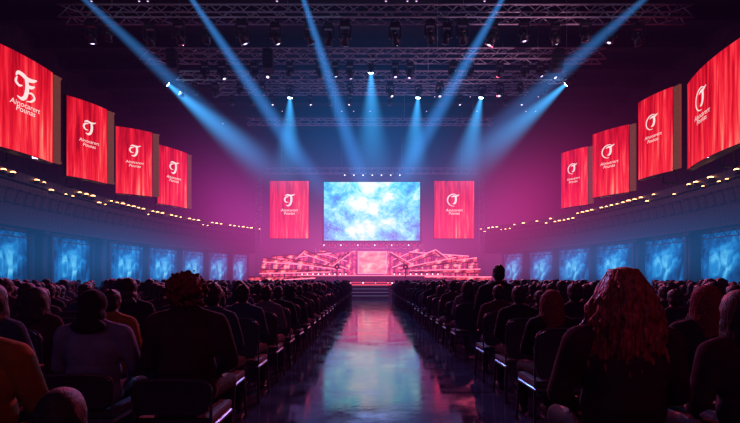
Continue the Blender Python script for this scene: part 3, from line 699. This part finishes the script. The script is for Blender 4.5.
for y,x in sorted(seats):
    if y<4.0: continue
    if any(abs(x-a)<.45 and abs(y-b_)<.5 for a,b_ in near): continue
    occupied=P.random()>.06
    bi=P.randrange(3); hk=P.choice(ks); sc=P.uniform(.86,.97); rz=P.uniform(-.18,.18); jx=P.uniform(-.04,.04)
    if ind<275:
        ind+=1; near_=y<8.5
        chair(x,y,0,near_)
        if occupied: person(x+jx,y+P.uniform(-.03,.05),bi,hk,sc,rz,hi=y<10,zs=P.uniform(.97,1.02))
    else: far.append((x,y,bi,hk,sc,rz,occupied))
def arr(me):
    n=len(me.vertices); v=np.empty(n*3); me.vertices.foreach_get('co',v); return v.reshape(-1,3),[list(p.vertices) for p in me.polygons],[p.material_index for p in me.polygons]
AB=[arr(b_[1]) for b_ in BOD]; AH={k:arr(v[1]) for k,v in HAIR.items()}
FV=[];FF=[];FM=[];base=0
CV=[];CF=[];cb=0
bm=bmesh.new(); box(bm,(0,-.24,.69),(.46,.05,.42)); box(bm,(0,.02,.425),(.46,.44,.07)); 
for sx_ in(-1,1):
    for sy in(-1,1): tube(bm,(sx_*.22,sy*.2,.4),(sx_*.23,sy*.22,0),.014,n=4)
tm=bpy.data.meshes.new('t'); bm.to_mesh(tm); bm.free(); AC=arr(tm)
for x,y,bi,hk,sc,rz,occ in far:
    c,s=math.cos(rz),math.sin(rz); R=np.array([[c,s,0],[-s,c,0],[0,0,1]])
    if occ:
        for (v,f,mi),dy,add in((AB[bi],0,0),(AH[hk],LEAN[bi]*.85,4)):
            w=(v+np.array([0,dy,0]))*sc@R+np.array([x,y,0]); FV.append(w); FF+=[[base+i for i in q] for q in f]; FM+=([4]*len(f) if add else mi); base+=len(v)
    v,f,_=AC; CV.append(v+np.array([x,y,0])); CF+=[[cb+i for i in q] for q in f]; cb+=len(v)
me=bpy.data.meshes.new('audience_crowd'); me.from_pydata(np.concatenate(FV).tolist(),[],FF)
for mm in(M['cloth'],M['skin'],M['trouser'],M['shoe'],M['hair']): me.materials.append(mm)
me.polygons.foreach_set('material_index',FM); me.polygons.foreach_set('use_smooth',[True]*len(FF))
o=bpy.data.objects.new('audience_crowd',me); COL.objects.link(o); tag(o,'dense rows of distant seated people in dark clothes','crowd',None,'stuff')
me=bpy.data.meshes.new('distant_chairs'); me.from_pydata(np.concatenate(CV).tolist(),[],CF); me.materials.append(M['chairfab'])
o=bpy.data.objects.new('distant_chairs',me); COL.objects.link(o); tag(o,'distant rows of dark conference chairs under the crowd','chairs',None,'stuff')

# ---------------- haze (coloured glow put in as emission; fills beyond the room shell) ----------------
m,nt,out=newmat('glow_haze'); N=nt.nodes.new; L=nt.links.new
tc=N('ShaderNodeTexCoord')
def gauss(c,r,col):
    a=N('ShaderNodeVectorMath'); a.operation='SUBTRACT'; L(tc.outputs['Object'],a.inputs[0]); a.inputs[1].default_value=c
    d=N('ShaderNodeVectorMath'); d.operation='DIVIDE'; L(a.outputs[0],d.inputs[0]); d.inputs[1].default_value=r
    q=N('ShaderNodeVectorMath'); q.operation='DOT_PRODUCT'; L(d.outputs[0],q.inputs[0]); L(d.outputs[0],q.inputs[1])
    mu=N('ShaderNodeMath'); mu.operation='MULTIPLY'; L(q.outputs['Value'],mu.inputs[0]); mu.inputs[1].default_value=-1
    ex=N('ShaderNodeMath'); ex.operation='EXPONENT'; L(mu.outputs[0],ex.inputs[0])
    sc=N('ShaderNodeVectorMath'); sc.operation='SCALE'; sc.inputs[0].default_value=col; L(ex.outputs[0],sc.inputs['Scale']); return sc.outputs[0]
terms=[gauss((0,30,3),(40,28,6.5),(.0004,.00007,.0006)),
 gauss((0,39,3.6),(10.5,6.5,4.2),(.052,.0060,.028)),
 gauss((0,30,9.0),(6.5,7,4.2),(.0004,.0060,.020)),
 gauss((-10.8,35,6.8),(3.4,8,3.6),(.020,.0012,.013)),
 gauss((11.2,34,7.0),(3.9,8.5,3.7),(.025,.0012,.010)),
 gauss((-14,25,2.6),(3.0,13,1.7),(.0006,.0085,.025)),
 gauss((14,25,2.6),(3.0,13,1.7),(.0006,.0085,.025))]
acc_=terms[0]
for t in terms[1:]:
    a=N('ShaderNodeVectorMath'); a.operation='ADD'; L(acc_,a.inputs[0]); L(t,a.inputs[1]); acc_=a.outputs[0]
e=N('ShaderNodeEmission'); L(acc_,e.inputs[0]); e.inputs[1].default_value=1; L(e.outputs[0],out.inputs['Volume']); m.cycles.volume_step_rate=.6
bm=bmesh.new(); box(bm,(0,20,8.5),(45,61,18)); o=finish(bm,'haze',[m]); tag(o,'thin haze with painted purple and pink glow filling the hall','haze',None,'stuff')

# ---------------- lights ----------------
def spot(p,t,col,en,ang=40,blend=.6,rad=.08):
    l=bpy.data.lights.new('spot','SPOT'); l.energy=en; l.color=col; l.spot_size=math.radians(ang); l.spot_blend=blend; l.shadow_soft_size=rad
    o=bpy.data.objects.new('spot_or_fill_light',l); o.location=p; o.rotation_mode='QUATERNION'; o.rotation_quaternion=(Vector(t)-Vector(p)).to_track_quat('-Z','Y'); COL.objects.link(o)
for p0,p1 in B: spot(p0+(p1-p0).normalized()*.35,p1,(.2,.5,1),1800,40)
spot((0,28,12.2),(0,8,0),(.2,.35,1),7000,50)
spot((-6,28,12.2),(-5,7,0),(.7,.2,1),6500,60)
spot((7,28,12.2),(5,5,0),(1,.08,.18),15000,60)
spot((-9,23,12.1),(-5,3,0),(1,.10,.25),7000,60)
for s in(-1,1):
    spot((s*7,33,12.5),(s*3,38,1),(1,.10,.25),3500,60)
    spot((s*14.3,19,6.4),(s*2,22.5,13.2),(1,.45,.70),2600,60)  # added uplights from the balcony tops, only to brighten the trusses
spot((-7,-7,10),(-3,4,.8),(.5,.3,1),320,60)  # added unseen fill from behind the camera for the crowd's backs
spot((7,-7,10),(3,4,.8),(1,.12,.25),520,60)  # added unseen red fill, same purpose on the right side
w=bpy.data.worlds.new('world'); scene.world=w; w.use_nodes=True; w.node_tree.nodes['Background'].inputs[0].default_value=(.02,.008,.03,1); w.node_tree.nodes['Background'].inputs[1].default_value=.3

cam=bpy.data.cameras.new('camera'); co=bpy.data.objects.new('camera',cam); COL.objects.link(co); scene.camera=co
co.location=(0,0,CH); co.rotation_euler=(math.pi/2,0,0); cam.sensor_fit='HORIZONTAL'; cam.sensor_width=36; cam.lens=36*F/740; cam.shift_y=(HY-211.5)/740; cam.clip_end=200; cam.clip_start=.05
